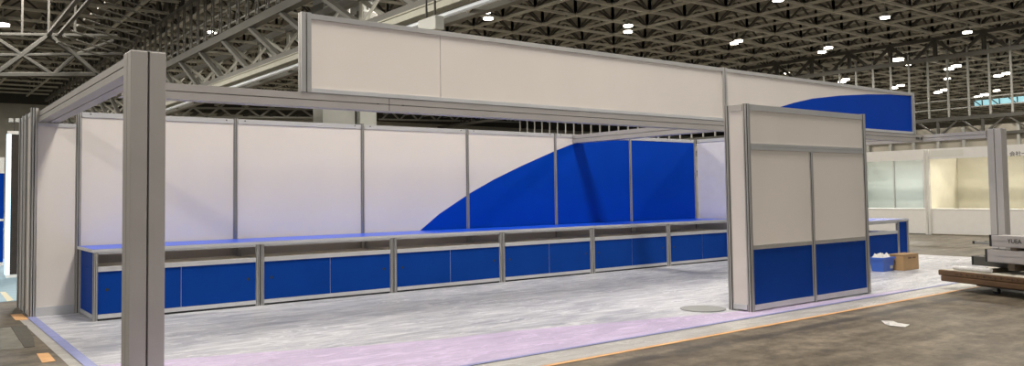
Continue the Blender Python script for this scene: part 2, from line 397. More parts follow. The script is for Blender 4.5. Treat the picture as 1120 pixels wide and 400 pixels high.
obj('hanger', B((14.57, 14.63, b.y+.3, b.y+.36, b.z+.2, ZT+.26), (14.57, 14.63, a.y-.36, a.y-.3, b.z+.2, ZT+.26)), STEELD, hb)
# ------------------------------------------------------------------ high-bay lamps
LENS = mat('lamp_glow', (1, .95, .85), .4, emit=(1, .93, .80), estr=16)
HOUS = mat('lamp_housing', (.5, .5, .47), .45, .4)
LIGHT = (1, .925, .82)
LP_E = 0
def add_light(p, e, r=2.8):
    l = bpy.data.lights.new('lamp_light', 'AREA'); l.shape = 'ELLIPSE'; l.size = r; l.size_y = 7.5; l.energy = e; l.color = LIGHT
    o = bpy.data.objects.new('lamp_light', l); C.objects.link(o); o.location = p
    return o
lampproto = None
def lamp(px, py, label, s=1.0, z=16.2):
    p = on(2, px, py, z); 
    t = thing('high_bay_lamp', label, 'ceiling lamp', tuple(p), 'high bay lamps in the roof')
    s *= .55; bm = disc(bmesh.new(), p, .62*s, p.z, p.z+.18*s, 20, .5*s); obj('lens', bm, LENS, t)
    bm = disc(bmesh.new(), p, .70*s, p.z+.18*s, p.z+.75*s, 20, .22*s); bar(bm, p+Vector((0,0,.7*s)), (p.x, p.y, ZT+.249), .05, 6); obj('housing', bm, HOUS, t)
    return p
lamps = [
 (3, 28, 'bright high bay lamp at the far upper left, beside the cross-braced truss', 1.5),
 (232, 36, 'left lamp of the pair glowing through the ladder screen', 1.1), (247, 39, 'right lamp of the pair glowing just above the overhead girder', 1.1),
 (531, 14, 'upper lamp of the pair above the fascia, right of the white hanging box', 1.2), (534, 21, 'lower lamp of the pair above the fascia, right of the white hanging box', 1.2),
 (687, 29, 'upper lamp of the pair above the middle of the white fascia', 1.2), (687, 35.5, 'lower lamp of the pair above the middle of the white fascia', 1.2),
 (808, 45.5, 'right lamp of the pair above the upright dividing the fascia', 1.2), (803, 48, 'left lamp of the pair above the upright dividing the fascia', 1.2),
 (906, 53, 'upper right lamp of the pair above the start of the blue fascia curve', 1.3), (899, 57.5, 'lower left lamp of the pair above the start of the blue fascia curve', 1.3),
 (851, 1, 'lamp cut by the top edge of the picture above the kiosk', 1.2), (968, 20, 'single lamp below the roof right of the kiosk, upper right', 1.2),
 (1058, 36, 'single lamp nearest the upper right corner', 1.2), (982, 66, 'wide glowing lamp just above the right end of the fascia', 1.9), (993, 71, 'small lamp right beneath the wide glowing one', 1.0),
 (1046, 73, 'right lamp of the pair behind the hanging rods, upper row', 1.6), (1038, 76, 'left lamp of the pair behind the hanging rods, upper row', 1.6), (1036, 86.5, 'small single lamp under the upper pair behind the hanging rods', 1.2),
 (1033, 99, 'right lamp of the pair behind the rods beside the fascia end, lower row', 1.7), (1026, 101.5, 'left lamp of the pair behind the rods beside the fascia end, lower row', 1.7),
 (985, 94, 'right lamp of the pair hanging right over the blue fascia corner', 1.5), (978, 96.5, 'left lamp of the pair hanging right over the blue fascia corner', 1.5),
 (1101, 81, 'upper lamp of the pair by the right picture edge behind the rods', 1.6), (1092, 83.5, 'lower lamp of the pair by the right picture edge behind the rods', 1.6),
 (1090, 99.5, 'small lamp low behind the rods near the right picture edge', 1.4), (1077, 104, 'upper lamp of the lowest pair, over the bright far window', 1.8), (1070, 106.5, 'lower lamp of the lowest pair, over the bright far window', 1.8),
 (925, 87.5, 'right lamp of the pair over the middle of the blue fascia curve', 1.5), (921, 90, 'left lamp of the pair over the middle of the blue fascia curve', 1.5), (861, 80.5, 'small faint lamp close above the fascia top, right of its upright', 1.0)]
for x, y, lb, s in lamps: lamp(x, y, lb, s)
for gx in range(-20, 90, 24):
    for gy, e in ((-31, .55), (-7, 1.15), (17, 1.1), (41, 1), (65, 1), (89, 1), (106, .8)):
        add_light((gx, gy, 15.6), 2500*e)
for gx in range(100, 200, 24):
    for gy in range(0, 90, 30): add_light((gx, gy, 15.6), 3500)
# ------------------------------------------------------------------ stand floor: sheets and tapes
BX0, BX1, BYF = -.50, 15.6, -5.85
def slab(pts, z0, z1):
    return prism(bmesh.new(), [(x, y, z0) for x, y in pts], (0, 0, z1-z0))
tag(obj('floor_sheet', slab([(BX0, BYF), (BX1, BYF), (BX1, .3), (BX0, .3)], 0, .004), SHEET), 'wrinkled white plastic sheet covering the stand floor inside the counters', 'floor sheet')
lt_ = [(BX0+.06, BYF+.03), (9.6, BYF+.03), (9.3, -5.72), (8.0, -5.70), (5.96, -5.46), (4.6, -5.12), (3.24, -4.78), (2.4, -4.66), (1.7, -4.48), (.79, -4.12), (.2, -3.95), (BX0+.06, -3.75)]
tag(obj('lilac_sheet', slab(lt_, .0042, .0075), LILAC), 'lilac tinted plastic sheet strip along the front edge of the stand', 'floor sheet')
tag(obj('clear_sheet', slab([(BX0-.14, -6.24), (BX1+.3, -6.24), (BX1+.3, BYF-.02), (BX0-.0, BYF-.02), (BX0-.0, .02), (BX0-.14, .02)], 0, .003), CLEAR), 'clear plastic sheet margin between the blue tape and the orange tape', 'floor sheet')
TBLUE = mat('blue_tape', (.24, .27, .52), .5, var=.1, scale=8); TORA = mat('orange_tape', (.72, .40, .17), .5, var=.1, scale=8)
tag(obj('blue_tape', slab([(BX0-.03, BYF-.025), (BX1, BYF-.025), (BX1, BYF+.02), (BX0-.03, BYF+.02)], .008, .0095), TBLUE), 'long blue tape line along the front of the floor sheet', 'tape')
tag(obj('blue_tape', slab([(BX0-.045, BYF+.03), (BX0+.045, BYF+.03), (BX0+.045, -.05), (BX0-.045, -.05)], .008, .0095), TBLUE), 'lavender blue tape line running back to the left wall end', 'tape')
tag(obj('orange_tape', slab([(-1, -6.31), (BX1+.6, -6.28), (BX1+.6, -6.23), (-1, -6.26)], .0035, .005), TORA), 'long orange tape line on the concrete in front of the stand', 'tape')
def quad(px): return [tuple(on(2, x, y, 0))[:2] for x, y in px]
tag(obj('orange_tape', slab(quad([(11, 344), (24, 343.5), (32, 349.5), (17, 350.5)]), .0035, .005), TORA), 'short orange tape patch at the foot of the left wall end', 'tape')
tag(obj('orange_tape', slab(quad([(40, 387), (53, 386), (61, 395), (46, 397)]), .0035, .005), TORA), 'short orange tape patch near the lower left corner beside the clear sheet', 'tape')
COV = mat('pit_cover', (.085, .08, .065), .6, var=.15, scale=6, bump=.3)
pc = thing('pit_cover', 'dark steel floor pit cover in the concrete at lower left', 'floor cover', tuple(on(2, 25, 368, 0)))
obj('plate', slab(quad([(12, 357.5), (29, 355.8), (37, 371), (38, 379), (27, 380)]), .001, .004), COV, pc)
GRYC = mat('pale_concrete_patch', (.22, .215, .185), .7, var=.25, scale=5)
obj('frame', slab(quad([(0, 359), (11.5, 357.5), (26.5, 381), (0, 383)]), .001, .003), GRYC, pc)
SCR = mat('plastic_scrap', (.62, .61, .60), .3)
q = quad([(964, 351.5), (976, 353), (995, 356), (990, 357.6), (973, 357), (968, 354.5)])
bm = bmesh.new(); c = Vector((sum(p[0] for p in q)/6, sum(p[1] for p in q)/6, .022)); cv = bm.verts.new(c)
rim = []
for k, p in enumerate(q):
    m_ = ((p[0]+c.x)/2, (p[1]+c.y)/2, .03 if k % 2 else .008); rim.append((bm.verts.new((p[0], p[1], .004 if k % 2 else .012)), bm.verts.new(m_)))
for k in range(6):
    a, b = rim[k], rim[(k+1) % 6]; bm.faces.new((a[0], b[0], b[1], a[1])); bm.faces.new((a[1], b[1], cv))
o = obj('plastic_scrap', bm, SCR); md = o.modifiers.new('thick', 'SOLIDIFY'); md.thickness = .004; md.offset = 1
tag(o, 'crumpled scrap of clear plastic lying on the concrete at right', 'litter')
# ------------------------------------------------------------------ back wall of the stand
L = 1.98; H = 2.53
R_POST = .036
def slot_shade(t, x, y, za, zb, r):  # added black core paints the shade inside the post slots
    pl = [(r*.62*math.cos(math.pi/8+k*math.pi/4), r*.62*math.sin(math.pi/8+k*math.pi/4)) for k in range(8)]
    obj('slot_shade_core', extr(bmesh.new(), pl, 'z', za, zb, x, y), BLACK, t)
def post(x, y, label, z1=H+.012, r=R_POST, m=ALU, z0=.0045):
    t = thing('wall_post', label, 'post', (x, y, z0))
    obj('upright', extr(bmesh.new(), octo(r), 'z', z0, z1-.006, x, y), m, t)
    slot_shade(t, x, y, z0, z1-.01, r)
    obj('cap', disc(bmesh.new(), (x, y), r*.9, z1-.006, z1, 16), BLACK, t)
    return t
ords = ['left corner of the counter', 'right of the thick front pillar', 'below the left part of the fascia', 'where the blue curve begins', 'where the blue curve meets the top rail', 'between the two solid blue panels', 'right end of the blue panels']
for i in range(7): post(i*L, 0, f'slim grooved aluminium wall upright, {ords[i]}')
curve = [(4.99, .84), (5.36, 1.10), (5.7, 1.285), (6.01, 1.45), (6.5, 1.675), (7.12, 1.92), (7.55, 2.075), (7.9, 2.20), (8.33, 2.34), (8.69, 2.40), (9.2, 2.44), (9.9, 2.46), (12, 2.46)]
def cz(x):
    for (a, b), (c, d) in zip(curve, curve[1:]):
        if a <= x <= c: return b+(d-b)*(x-a)/(c-a)
    return 0 if x < 4.99 else 2.46
plab = ['white wall panel partly hidden behind the thick front pillar', 'plain white wall panel second from the counter corner', 'white wall panel with the first tip of the blue curve', 'wall panel split by the blue curve rising left to right', 'blue wall panel with a white sliver at its upper left', 'solid blue wall panel at the right end of the wall']
for i in range(6):
    x0, x1 = i*L+R_POST*.9, (i+1)*L-R_POST*.9
    t = thing('wall_panel', plab[i], 'wall panel', ((x0+x1)/2, 0, .0045))
    obj('board', B(x0, x1, -.010, .010, .06, 2.47), WHITE, t)
    o = obj('top_rail', B((x0, x1, -.020, .020, 2.465, 2.525), (x0, x1, -.014, .014, 2.525, 2.53)), ALUL, t)
    obj('bottom_rail', B(x0, x1, -.020, .020, .0045, .062), ALUL, t)
    obj('screw', B((x0+.09, x0+.108, -.024, -.02, 2.50, 2.514), (x1-.108, x1-.09, -.024, -.02, 2.50, 2.514)), BLACK, t)
    if i >= 2:
        xs = [x for x in [x0] + [c[0] for c in curve] + [x1] if max(x0, 4.80) <= x <= x1]
        xs = sorted(set(xs + [x0+(x1-x0)*k/24 for k in range(25)])); xs = [x for x in xs if x >= 4.99]
        pts = [(x, -.0105, cz(x)) for x in xs] + [(xs[-1], -.0105, .75), (xs[0], -.0105, .75)]
        obj('blue_film', prism(bmesh.new(), pts, (0, -.0015, 0)), BLUE, t)
# left half panel and the side return running back from it
t = thing('wall_panel', 'narrow white half panel at the left end of the wall under the beam', 'wall panel', (-.245, 0, .0045))
obj('board', B(-.455, -.035, -.010, .010, .1, 2.33), WHITE, t)
obj('top_rail', B(-.455, -.035, -.02, .02, 2.33, 2.375), ALUL, t); obj('bottom_rail', B(-.455, -.035, -.02, .02, .006, .115), ALUL, t)
post(-.49, 0, 'thick grooved aluminium upright at the left end of the wall', z1=2.56, r=.043)
for k, (yy, tx) in enumerate(((.5, 'first upright behind the left wall end'), (.83, 'second upright behind the left wall end, shorter looking'), (1.16, 'rearmost upright behind the left wall end'))):
    post(-.49, yy, 'slim aluminium '+tx, z1=2.53, r=.040, m=ALU if k != 1 else ALUL)
for k, (ya, yb, lb) in enumerate(((.045, .458, 'first narrow panel of the left return wall, seen edge on'), (.542, .788, 'second narrow panel of the left return wall, seen edge on'), (.872, 1.118, 'rear narrow panel of the left return wall, seen edge on'))):
    t = thing('return_panel', lb, 'wall panel', (-.49, (ya+yb)/2, .0045))
    obj('board', B(-.5, -.48, ya, yb, .06, 2.47), WHITE, t); obj('top_rail', B(-.51, -.47, ya, yb, 2.47, 2.52), ALUL, t); obj('bottom_rail', B(-.51, -.47, ya, yb, .0045, .06), ALUL, t)
# right wing
t = thing('wing_panel', 'pale lilac white side wing panel standing at the right end of the blue wall', 'wall panel', (11.93, -.6, .0045))
obj('board', B(11.92, 11.94, -1.16, -.04, .06, 2.47), mat('wing_white', (.68, .67, .70), .55, var=.03), t)
obj('top_rail', B(11.91, 11.95, -1.16, -.04, 2.465, 2.53), ALUL, t); obj('bottom_rail', B(11.91, 11.95, -1.16, -.04, .0045, .06), ALUL, t)
post(11.93, -1.2, 'aluminium upright at the front of the white side wing, behind the kiosk')
# ------------------------------------------------------------------ counters
D = .99; HC = .80
clab = ['blue and aluminium counter cabinet at the left end, behind the thick pillar', 'second counter cabinet from the left end of the row', 'third counter cabinet from the left, in the middle of the row', 'fourth counter cabinet from the left of the row', 'fifth counter cabinet, below the first solid blue wall panel', 'last counter cabinet of the row, running behind the kiosk']
def cabinet(x, label):
    t = thing('counter_cabinet', label, 'counter', (x+L/2, -D/2, .0045), 'display counters along the back wall')
    z0 = .0045
    x0, x1 = x+.004, x+L-.004
    for px in (x0+.026, x1-.026):
        obj('corner_post', extr(bmesh.new(), octo(.028), 'z', z0, HC, px, -D+.028), ALU, t); slot_shade(t, px, -D+.028, z0, HC-.004, .028)
        obj('rear_post', extr(bmesh.new(), octo(.028), 'z', z0, HC, px, -.075), ALU, t)
    a, b = x0+.052, x1-.052
    obj('side_panel', B(x0+.020, x0+.032, -D+.056, -.104, .07, .594), BLUED, t)
    obj('side_panel', B(x1-.032, x1-.020, -D+.056, -.104, .07, .594), BLUED, t)
    obj('bottom_rail', B((a, b, -D+.010, -D+.046, .030, .078), (x0+.012, x0+.042, -D+.056, -.104, .022, .07), (x1-.042, x1-.012, -D+.056, -.104, .022, .07)), ALUL, t)
    obj('gap_shade', B(a, b, -D+.03, -D+.06, z0, .029), BLACK, t)  # added black strip, paints the shade of the gap below the rail
    obj('shelf_rail', B((a, b, -D+.008, -D+.046, .575, .603), (a, b, -D+.012, -D+.046, .603, .609), (a, b, -D+.008, -D+.046, .609, .632)), ALUL, t)
    obj('top_rail', B(a, b, -D+.012, -D+.046, .775, HC), ALUL, t)
    obj('shelf', B(a, b, -D+.046, -.11, .595, .615), SHELF, t)
    obj('back_panel', B(a, b, -.088, -.076, .03, .60), SHELF, t)
    mid = (a+b)/2
    for s, (da, db) in enumerate(((a, mid-.003), (mid+.003, b))):
        d = obj('door', B(da, db, -D+.022, -D+.036, .080, .573), BLUED, t)
        hx = da+.10 if s == 0 else db-.10
        h = bmesh.new(); n = 14
        pts = [(hx+.019*math.cos(2*math.pi*k/n), -D+.0222, .36+.019*math.sin(2*math.pi*k/n)) for k in range(n)]
        obj('finger_hole', prism(h, pts, (0, -.001, 0)), BLACK, d)
    obj('mid_strip', B(mid-.003, mid+.003, -D+.024, -D+.036, .080, .573), ALU, t)
    return t
c0 = cabinet(0, clab[0])
for i in range(1, 6): dup(c0, (i*L+L/2, -D/2, .0045), clab[i])
obj('end_panel', B(.024, .036, -D+.056, -.104, .596, .795), BLUED, c0)
wt = thing('worktop', 'long shiny blue worktop running along the whole counter row', 'worktop', (5.94, -.5, HC))
obj('top', B(0, 11.88, -D+.012, -.045, HC+.001, HC+.04), BLUET, wt)
obj('bounce_board', B(.06, 11.82, -D+.05, -.115, HC+.0003, HC+.0009), SHELF, wt)  # pale board added to bounce light into the open shelves
obj('edge_strip', B((0, 11.88, -D, -D+.0115, HC+.002, HC+.038), (-.012, -.0005, -D, -.045, HC+.002, HC+.038)), ALUL, wt)
# free counter at the right with a tall blue filler panel
t = thing('reception_counter', 'separate blue counter at the far right with an open shelf and blue end panel', 'counter', (12.4, -3.27, .0045))
z0 = .0045; xa, xb, xc, ya, yb = 11.20, 13.14, 13.56, -3.76, -2.80
for px in (xa+.03, xb+.03, xc-.03):
    for py in (ya+.03, yb-.03): obj('corner_post', extr(bmesh.new(), octo(.03), 'z', z0, HC+.002, px, py), ALU, t); slot_shade(t, px, py, z0, HC, .03)
obj('front_panel', B(xa+.06, xb, ya+.022, ya+.036, .08, .575), BLUED, t)
obj('filler_panel', B(xb+.06, xc-.06, ya+.022, ya+.036, .07, .79), BLUED, t)
obj('side_panel', B(xc-.036, xc-.022, ya+.06, yb-.06, .07, .594), BLUED, t)
obj('bottom_rail', B((xa+.06, xb, ya+.01, ya+.046, .02, .08), (xb+.06, xc-.06, ya+.01, ya+.046, .02, .07)), ALUL, t)
obj('shelf_rail', B(xa+.06, xb, ya+.008, ya+.046, .575, .63), ALUL, t)
obj('top_rail', B((xa+.06, xb, ya+.012, ya+.046, .77, HC), (xb+.06, xc-.06, ya+.012, ya+.046, .79, HC)), ALUL, t)
obj('shelf', B(xa+.06, xb, ya+.046, yb-.06, .595, .612), SHELF, t)
obj('counter_top', B(xa, xc, ya+.012, yb, HC+.003, HC+.04), BLUET, t)
obj('edge_strip', B(xa, xc, ya-.002, ya+.0115, HC+.003, HC+.038), ALUL, t)
# ------------------------------------------------------------------ pillars, beams
ZB0, ZB1 = 2.375, 2.513
def pillar(x, y, label, w=.252):
    t = thing('square_pillar', label, 'pillar', (x+w/2, y+w/2, .0))
    obj('column', extr(bmesh.new(), notched(w, w, .014, .04), 'z', .0, 2.54, x+w/2, y+w/2), PILM, t, bevel=.004)
    obj('cap', B(x+.004, x+w-.004, y+.004, y+w-.004, 2.54, 2.547), ALU, t)
    return t
PLX, PLY, PRX = -.448, -4.88, 14.98
pillar(PLX, PLY, 'thick grey square pillar standing in the left foreground'); pillar(PRX, PLY, 'thick grey square pillar at the far right behind the loaded dolly')
def beam_y(x, y0, y1, w, label, z0=ZB0, z1=ZB1):
    t = thing('header_beam', label, 'beam', (x+w/2, (y0+y1)/2, z0))
    obj('profile', extr(bmesh.new(), notched(w, z1-z0, .010, .03), 'y', y0, y1, x+w/2, (z0+z1)/2), PILM, t)
    obj('end_plate', B(x+.01, x+w-.01, y1, y1+.008, z0+.005, z1-.005), ALU, t)
    return t
beam_y(PLX+.005, PLY+.256, -.025, .225, 'grey beam running back from the left pillar to the left wall end', 2.385)
beam_y(PRX-.03, PLY+.256, -.0, .225, 'grey beam running back from the far right pillar')
FBY = -3.42
t = thing('header_beam', 'long grey grooved front beam under the white fascia', 'beam', (7, FBY+.09, ZB0))
xa, xb = PLX+.235, PRX-.035
obj('profile', extr(bmesh.new(), notched(.17, ZB1-.002-2.362, .009, .03), 'x', xa, xb, FBY+.085, (2.362+ZB1-.002)/2), PILM, t)
obj('joint', B((2.555, 2.563, FBY-.001, FBY, 2.364, ZB1-.004), (2.40, 2.43, FBY-.003, FBY, 2.433, 2.442), (2.72, 2.75, FBY-.003, FBY, 2.433, 2.442)), STEELD, t)
obj('clamp', B((xb-.30, xb-.16, FBY-.006, FBY, 2.41, 2.46), (xb-.10, xb-.04, FBY-.006, FBY, 2.41, 2.46)), STEELD, t)
beam_y(8.34, FBY+.172, -.03, .225, 'grey cross beam from the front beam back to the blue wall', 2.362, ZB1)
# ------------------------------------------------------------------ fascia
FX0, FXJ, FX1, FZ0, FZ1, FY = 1.52, 8.54, 14.63, ZB1+.002, 3.352, -3.43
fa = thing('fascia_sign', 'long white fascia board on the front beam with a blue curve at its right end', 'fascia', (8, FY+.05, FZ0))
def fpost(x): 
    obj('upright', extr(bmesh.new(), notched(.11, .09, .016, .03), 'z', FZ0, FZ1+.01, x, FY+.045), ALU, fa)
fpost(FX0+.055); fpost(FXJ); fpost(FX1-.05)
for a, b in ((FX0+.11, FXJ-.055), (FXJ+.055, FX1-.105)):
    obj('top_rail', B(a, b, FY+.004, FY+.08, FZ1-.055, FZ1), ALU, fa)
    obj('bottom_rail', B(a, b, FY+.004, FY+.08, FZ0, FZ0+.045), ALUL, fa)
for a, b in ((FX0+.11, 3.248), (3.254, FXJ-.055), (FXJ+.055, FX1-.105)):
    pn = obj('panel', B(a, b, FY+.022, FY+.06, FZ0+.045, FZ1-.055), WHITE, fa)
fc = [(9.05, FZ0+.046), (9.5, 2.685), (10.03, 2.82), (10.43, 2.915), (10.99, 3.02), (11.88, 3.13), (12.84, 3.215), (13.7, 3.268), (14.522, 3.293)]
pts = [(x, FY+.0215, z) for x, z in fc] + [(14.522, FY+.0215, FZ0+.046)]
obj('blue_curve', prism(bmesh.new(), pts, (0, -.002, 0)), BLUE, pn)
# ------------------------------------------------------------------ kiosk
KX0, KX1, KY, KD, KH = 6.055, 8.705, -5.64, .35, 2.43
z0 = .0076
k = thing('storage_kiosk', 'tall free standing white and blue cabinet kiosk on the right', 'kiosk', ((KX0+KX1)/2, KY+KD/2, z0))
r = .042
for x in (KX0+.04, KX1-.04):
    for y in (KY+.04, KY+KD-.04): obj('corner_post', extr(bmesh.new(), octo(r), 'z', z0, KH+.008, x, y), ALU, k); slot_shade(k, x, y, z0, KH+.004, r)
xm = (KX0+KX1)/2
obj('centre_post', extr(bmesh.new(), octo(.034), 'z', z0, 1.90, xm, KY+.035), ALU, k); slot_shade(k, xm, KY+.035, z0, 1.89, .034)
a, b = KX0+.078, KX1-.078
obj('top_rail', B((a, b, KY+.015, KY+.06, KH-.07, KH), (a, b, KY+KD-.06, KY+KD-.015, KH-.07, KH), (KX0+.015, KX0+.06, KY+.078, KY+KD-.078, KH-.07, KH), (KX1-.06, KX1-.015, KY+.078, KY+KD-.078, KH-.07, KH)), ALU, k)
obj('roof_board', B(KX0+.05, KX1-.05, KY+.05, KY+KD-.05, KH-.03, KH-.01), WHITE, k)
obj('middle_rail', B((a, b, KY+.012, KY+.06, 1.895, 1.932), (a, b, KY+.018, KY+.06, 1.932, 1.938), (a, b, KY+.012, KY+.06, 1.938, 1.972)), ALU, k)
obj('header_panel', B(a, b, KY+.028, KY+.044, 1.972, KH-.07), WHITE, k)
for s, (p, q) in enumerate(((a, xm-.032), (xm+.032, b))):
    obj('upper_panel', B(p, q, KY+.028, KY+.044, .775, 1.895), WHITE, k)
    obj('waist_rail', B((p, q, KY+.014, KY+.058, .725, .747), (p, q, KY+.018, KY+.058, .747, .753), (p, q, KY+.014, KY+.058, .753, .775)), ALU, k)
    obj('lower_panel', B(p, q, KY+.028, KY+.044, .085, .725), BLUED, k)
    obj('bottom_rail', B(p, q, KY+.014, KY+.058, .02, .085), ALUL, k)
for x in (KX0, KX1-.06):
    obj('side_panel', B(x+.024, x+.040, KY+.078, KY+KD-.078, .085, KH-.07), WHITE, k)
    obj('bottom_rail', B(x+.012, x+.052, KY+.078, KY+KD-.078, .025, .085), ALUL, k)
obj('back_panel', B(a, b, KY+KD-.044, KY+KD-.028, .04, KH-.07), WHITE, k)
bp = disc(disc(bmesh.new(), (5.885, -5.06), .27, .0076, .0125, 40), (5.885, -5.06), .262, .0125, .014, 40, .25)
tag(obj('base_plate', bp, mat('base_plate_grey', (.24, .25, .245), .5, .2)), 'flat grey round base plate on the floor beside the kiosk', 'base plate')
# ------------------------------------------------------------------ bin and carton by the right counter
def tub(t, cx, cy, w, d, h, m, z0=.0045, taper=.82, th=.012):
    bm = bmesh.new()
    def ring(f, z): return [bm.verts.new((cx+sx*w/2*f, cy+sy*d/2*f, z)) for sx, sy in ((-1,-1),(1,-1),(1,1),(-1,1))]
    o0, o1 = ring(taper, z0), ring(1, z0+h); i1, i0 = ring(1-2*th/w, z0+h), ring(taper-2*th/w, z0+th)
    bm.faces.new(o0[::-1]); bm.faces.new(i0)
    for A_, B_ in ((o0, o1), (o1, i1), (i1, i0)):
        for q in range(4): bm.faces.new((A_[q], A_[(q+1)%4], B_[(q+1)%4], B_[q]))
    return obj('tub', bm, m, t)
# ------------------------------------------------------------------ pieces on the floor and the dolly come from here
cb = on(2, 966, 297.5, 0.0045)
BINB = mat('bin_blue', (.05, .14, .55), .4)
t = thing('storage_bin', 'blue plastic bin full of white wrappings beside the carton', 'bin', (cb.x+.2, cb.y+.12, .0045))
bw = .36
tub(t, cb.x+.2, cb.y+.12, .40, .24, .23, BINB)
bxm, bym = cb.x+.2, cb.y+.12
obj('rim', B((bxm-.215, bxm+.215, bym-.135, bym-.119, .215, .245), (bxm-.215, bxm+.215, bym+.119, bym+.135, .215, .245), (bxm-.215, bxm-.199, bym-.119, bym+.119, .215, .245), (bxm+.199, bxm+.215, bym-.119, bym+.119, .215, .245)), BINB, t)
lab = obj('paper_label', B(bxm+.05, bxm+.14, bym-.116, bym-.111, .05, .10), mat('bin_label', (.55, .55, .5), .6), t)
PAP = mat('white_wrap', (.75, .74, .72), .5)
wr = bmesh.new(); n = 9; G = []
for i in range(n+1):
    for j in range(n+1):
        G.append(wr.verts.new((bxm-.18+.36*i/n, bym-.10+.20*j/n, .21+.11*random.random()*(1 if 0 < i < n and 0 < j < n else .3))))
for i in range(n):
    for j in range(n): wr.faces.new((G[i*(n+1)+j], G[(i+1)*(n+1)+j], G[(i+1)*(n+1)+j+1], G[i*(n+1)+j+1]))
o = obj('crumpled_wrap', wr, PAP); md = o.modifiers.new('thick', 'SOLIDIFY'); md.thickness = .004
tag(o, 'crumpled white wrapping stuffed in the blue bin', 'wrapping')
CARD = mat('cardboard', (.42, .27, .13), .75, var=.06, scale=5)
cc = on(2, 986.5, 296.3, .0045); cx, cy = cc.x+.33, cc.y
t = thing('cardboard_box', 'brown cardboard box standing right of the blue bin', 'box', (cx, cy+.13, .0045))
ang = 0
obj('carton', B(cx-.27, cx+.27, cy, cy+.26, .0045, .27), CARD, t, bevel=.004)
obj('flap', B((cx-.28, cx+.28, cy-.006, cy+.125, .271, .277), (cx-.28, cx+.28, cy+.133, cy+.266, .271, .277)), CARD, t)
obj('tape_strip', B((cx-.284, cx+.284, cy+.105, cy+.155, .2775, .279),), mat('parcel_tape', (.55, .38, .2), .3), t)
obj('print', B((cx-.10, cx+.02, cy-.0015, cy, .20, .23), (cx+.05, cx+.16, cy-.0015, cy, .20, .225)), mat('carton_ink', (.16, .09, .05), .7), t)
# ------------------------------------------------------------------ loaded dolly at the right
a = on(2, 1026, 299, .215)
dx, dy = a.x, a.y
ax = Vector((-.34, -1.0, 0)).normalized(); sd = Vector((1.0, -.34, 0)).normalized()    # along the load, across it
def OB(bm, u0, u1, v0, v1, z0, z1):     # box in the load's own directions
    o = Vector((dx, dy, 0)); pts = [o+ax*u+sd*v for u, v in ((u0, v0), (u1, v0), (u1, v1), (u0, v1))]
    vs = [bm.verts.new((p.x, p.y, z)) for z in (z0, z1) for p in pts]
    fs = [bm.faces.new([vs[i] for i in q]) for q in ((0,1,2,3),(7,6,5,4),(4,5,1,0),(5,6,2,1),(6,7,3,2),(7,4,0,3))]
    bmesh.ops.recalc_face_normals(bm, faces=fs); return bm
def OBs(*q):
    bm = bmesh.new()
    for b in q: OB(bm, *b)
    return bm
LPt = lambda u, v, z: Vector((dx, dy, 0))+ax*u+sd*v+Vector((0, 0, z))
t = thing('transport_dolly', 'low dark dolly under the stack of brown boards', 'dolly', tuple(LPt(1.4, .5, 0)))
obj('platform', OBs((.55, 2.7, .08, .9, .095, .118)), STEELD, t)
for u in (.75, 2.45):
    for v in (.2, .78):
        c = LPt(u, v, .046); bm = bmesh.new(); bar(bm, c-sd*.02, c+sd*.02, .045, 18); w_ = obj('caster', bm, BLACK, t)
        obj('fork', OBs((u-.03, u+.03, v-.035, v-.025, .04, .096), (u-.03, u+.03, v+.025, v+.035, .04, .096)), STEEL, w_)
PLY = mat('packed_board', (.105, .058, .026), .7, var=.2, scale=6)
WTOP = mat('board_top', (.55, .52, .45), .6, var=.08)
for kx, (za, zb, o0, lb) in enumerate(((.119, .195, .04, 'lower brown packed board on the dolly'), (.196, .272, 0, 'upper brown packed board with dark markings on the dolly'))):
    t = thing('packed_board', lb, 'board', tuple(LPt(1.5, .5, za)))
    obj('carton', OBs((o0, 3.0, 0, 1.0, za, zb)), PLY, t, bevel=.012)
    if kx:
        obj('top_sheet', OBs((.02, 3.0, .03, .98, zb+.0005, zb+.004)), WTOP, t)
        ms = []
        for q in range(16):
            u = .28+q*.085+random.random()*.03; zz = .212+random.random()*.012
            if q % 3: ms += [(u, u+.018, -.0012, 0, zz, zz+.035), (u+.018, u+.045, -.0012, 0, zz+.012, zz+.02)]
            else: ms += [(u, u+.05, -.0012, 0, zz+.01, zz+.024)]
        obj('stencil_marks', OBs(*ms), mat('stencil_ink', (.05, .03, .02), .8), t)
AZ = .2765
BUN = mat('profile_grey', (.44, .42, .41), .45, .25, var=.05)
def profile(u0, u1, v0, v1, za, zb, label, name='aluminium_beam', m=BUN):
    t = thing(name, label, 'beam', tuple(LPt((u0+u1)/2, (v0+v1)/2, za)))
    obj('profile', OBs((u0, u1, v0, v1, za, zb), (u0+.01, u1, v0-.004, v0, za+.01, (za+zb)/2-.006), (u0+.01, u1, v0-.004, v0, (za+zb)/2+.006, zb-.01)), m, t)
    obj('end_clamp', OBs((u0-.03, u0-.001, v0-.006, v1+.004, za-.0, zb+.004)), BLACK, t)
    return t
TIMB = mat('bearer_wood', (.06, .045, .03), .75, var=.2, scale=7)
for (u, v0, v1, za, zb, lb) in ((.62, .16, .86, AZ, .33, 'front timber bearer lying on the board stack'), (1.9, .16, .86, AZ, .33, 'rear timber bearer lying on the board stack'),
        (.95, .18, .40, .331, .419, 'front timber packer under the thick grey beam'), (2.1, .18, .40, .331, .419, 'rear timber packer under the thick grey beam'),
        (.98, .20, .72, .586, .624, 'front timber bearer between the thick beam and the lettered beam'), (2.1, .20, .72, .586, .624, 'rear timber bearer between the thick beam and the lettered beam')):
    if za < .34 and zb > .4:
        tag(obj('timber_packer', OBs((u, u+.09, v0, v1, AZ if False else .331, zb)), TIMB), lb, 'timber')
    else: tag(obj('timber_bearer', OBs((u, u+.08, v0, v1, za, zb)), TIMB), lb, 'timber')
profile(.20, 3.0, .44, .54, .331, .455, 'dark beam lying lowest on the board stack', m=STEELD)
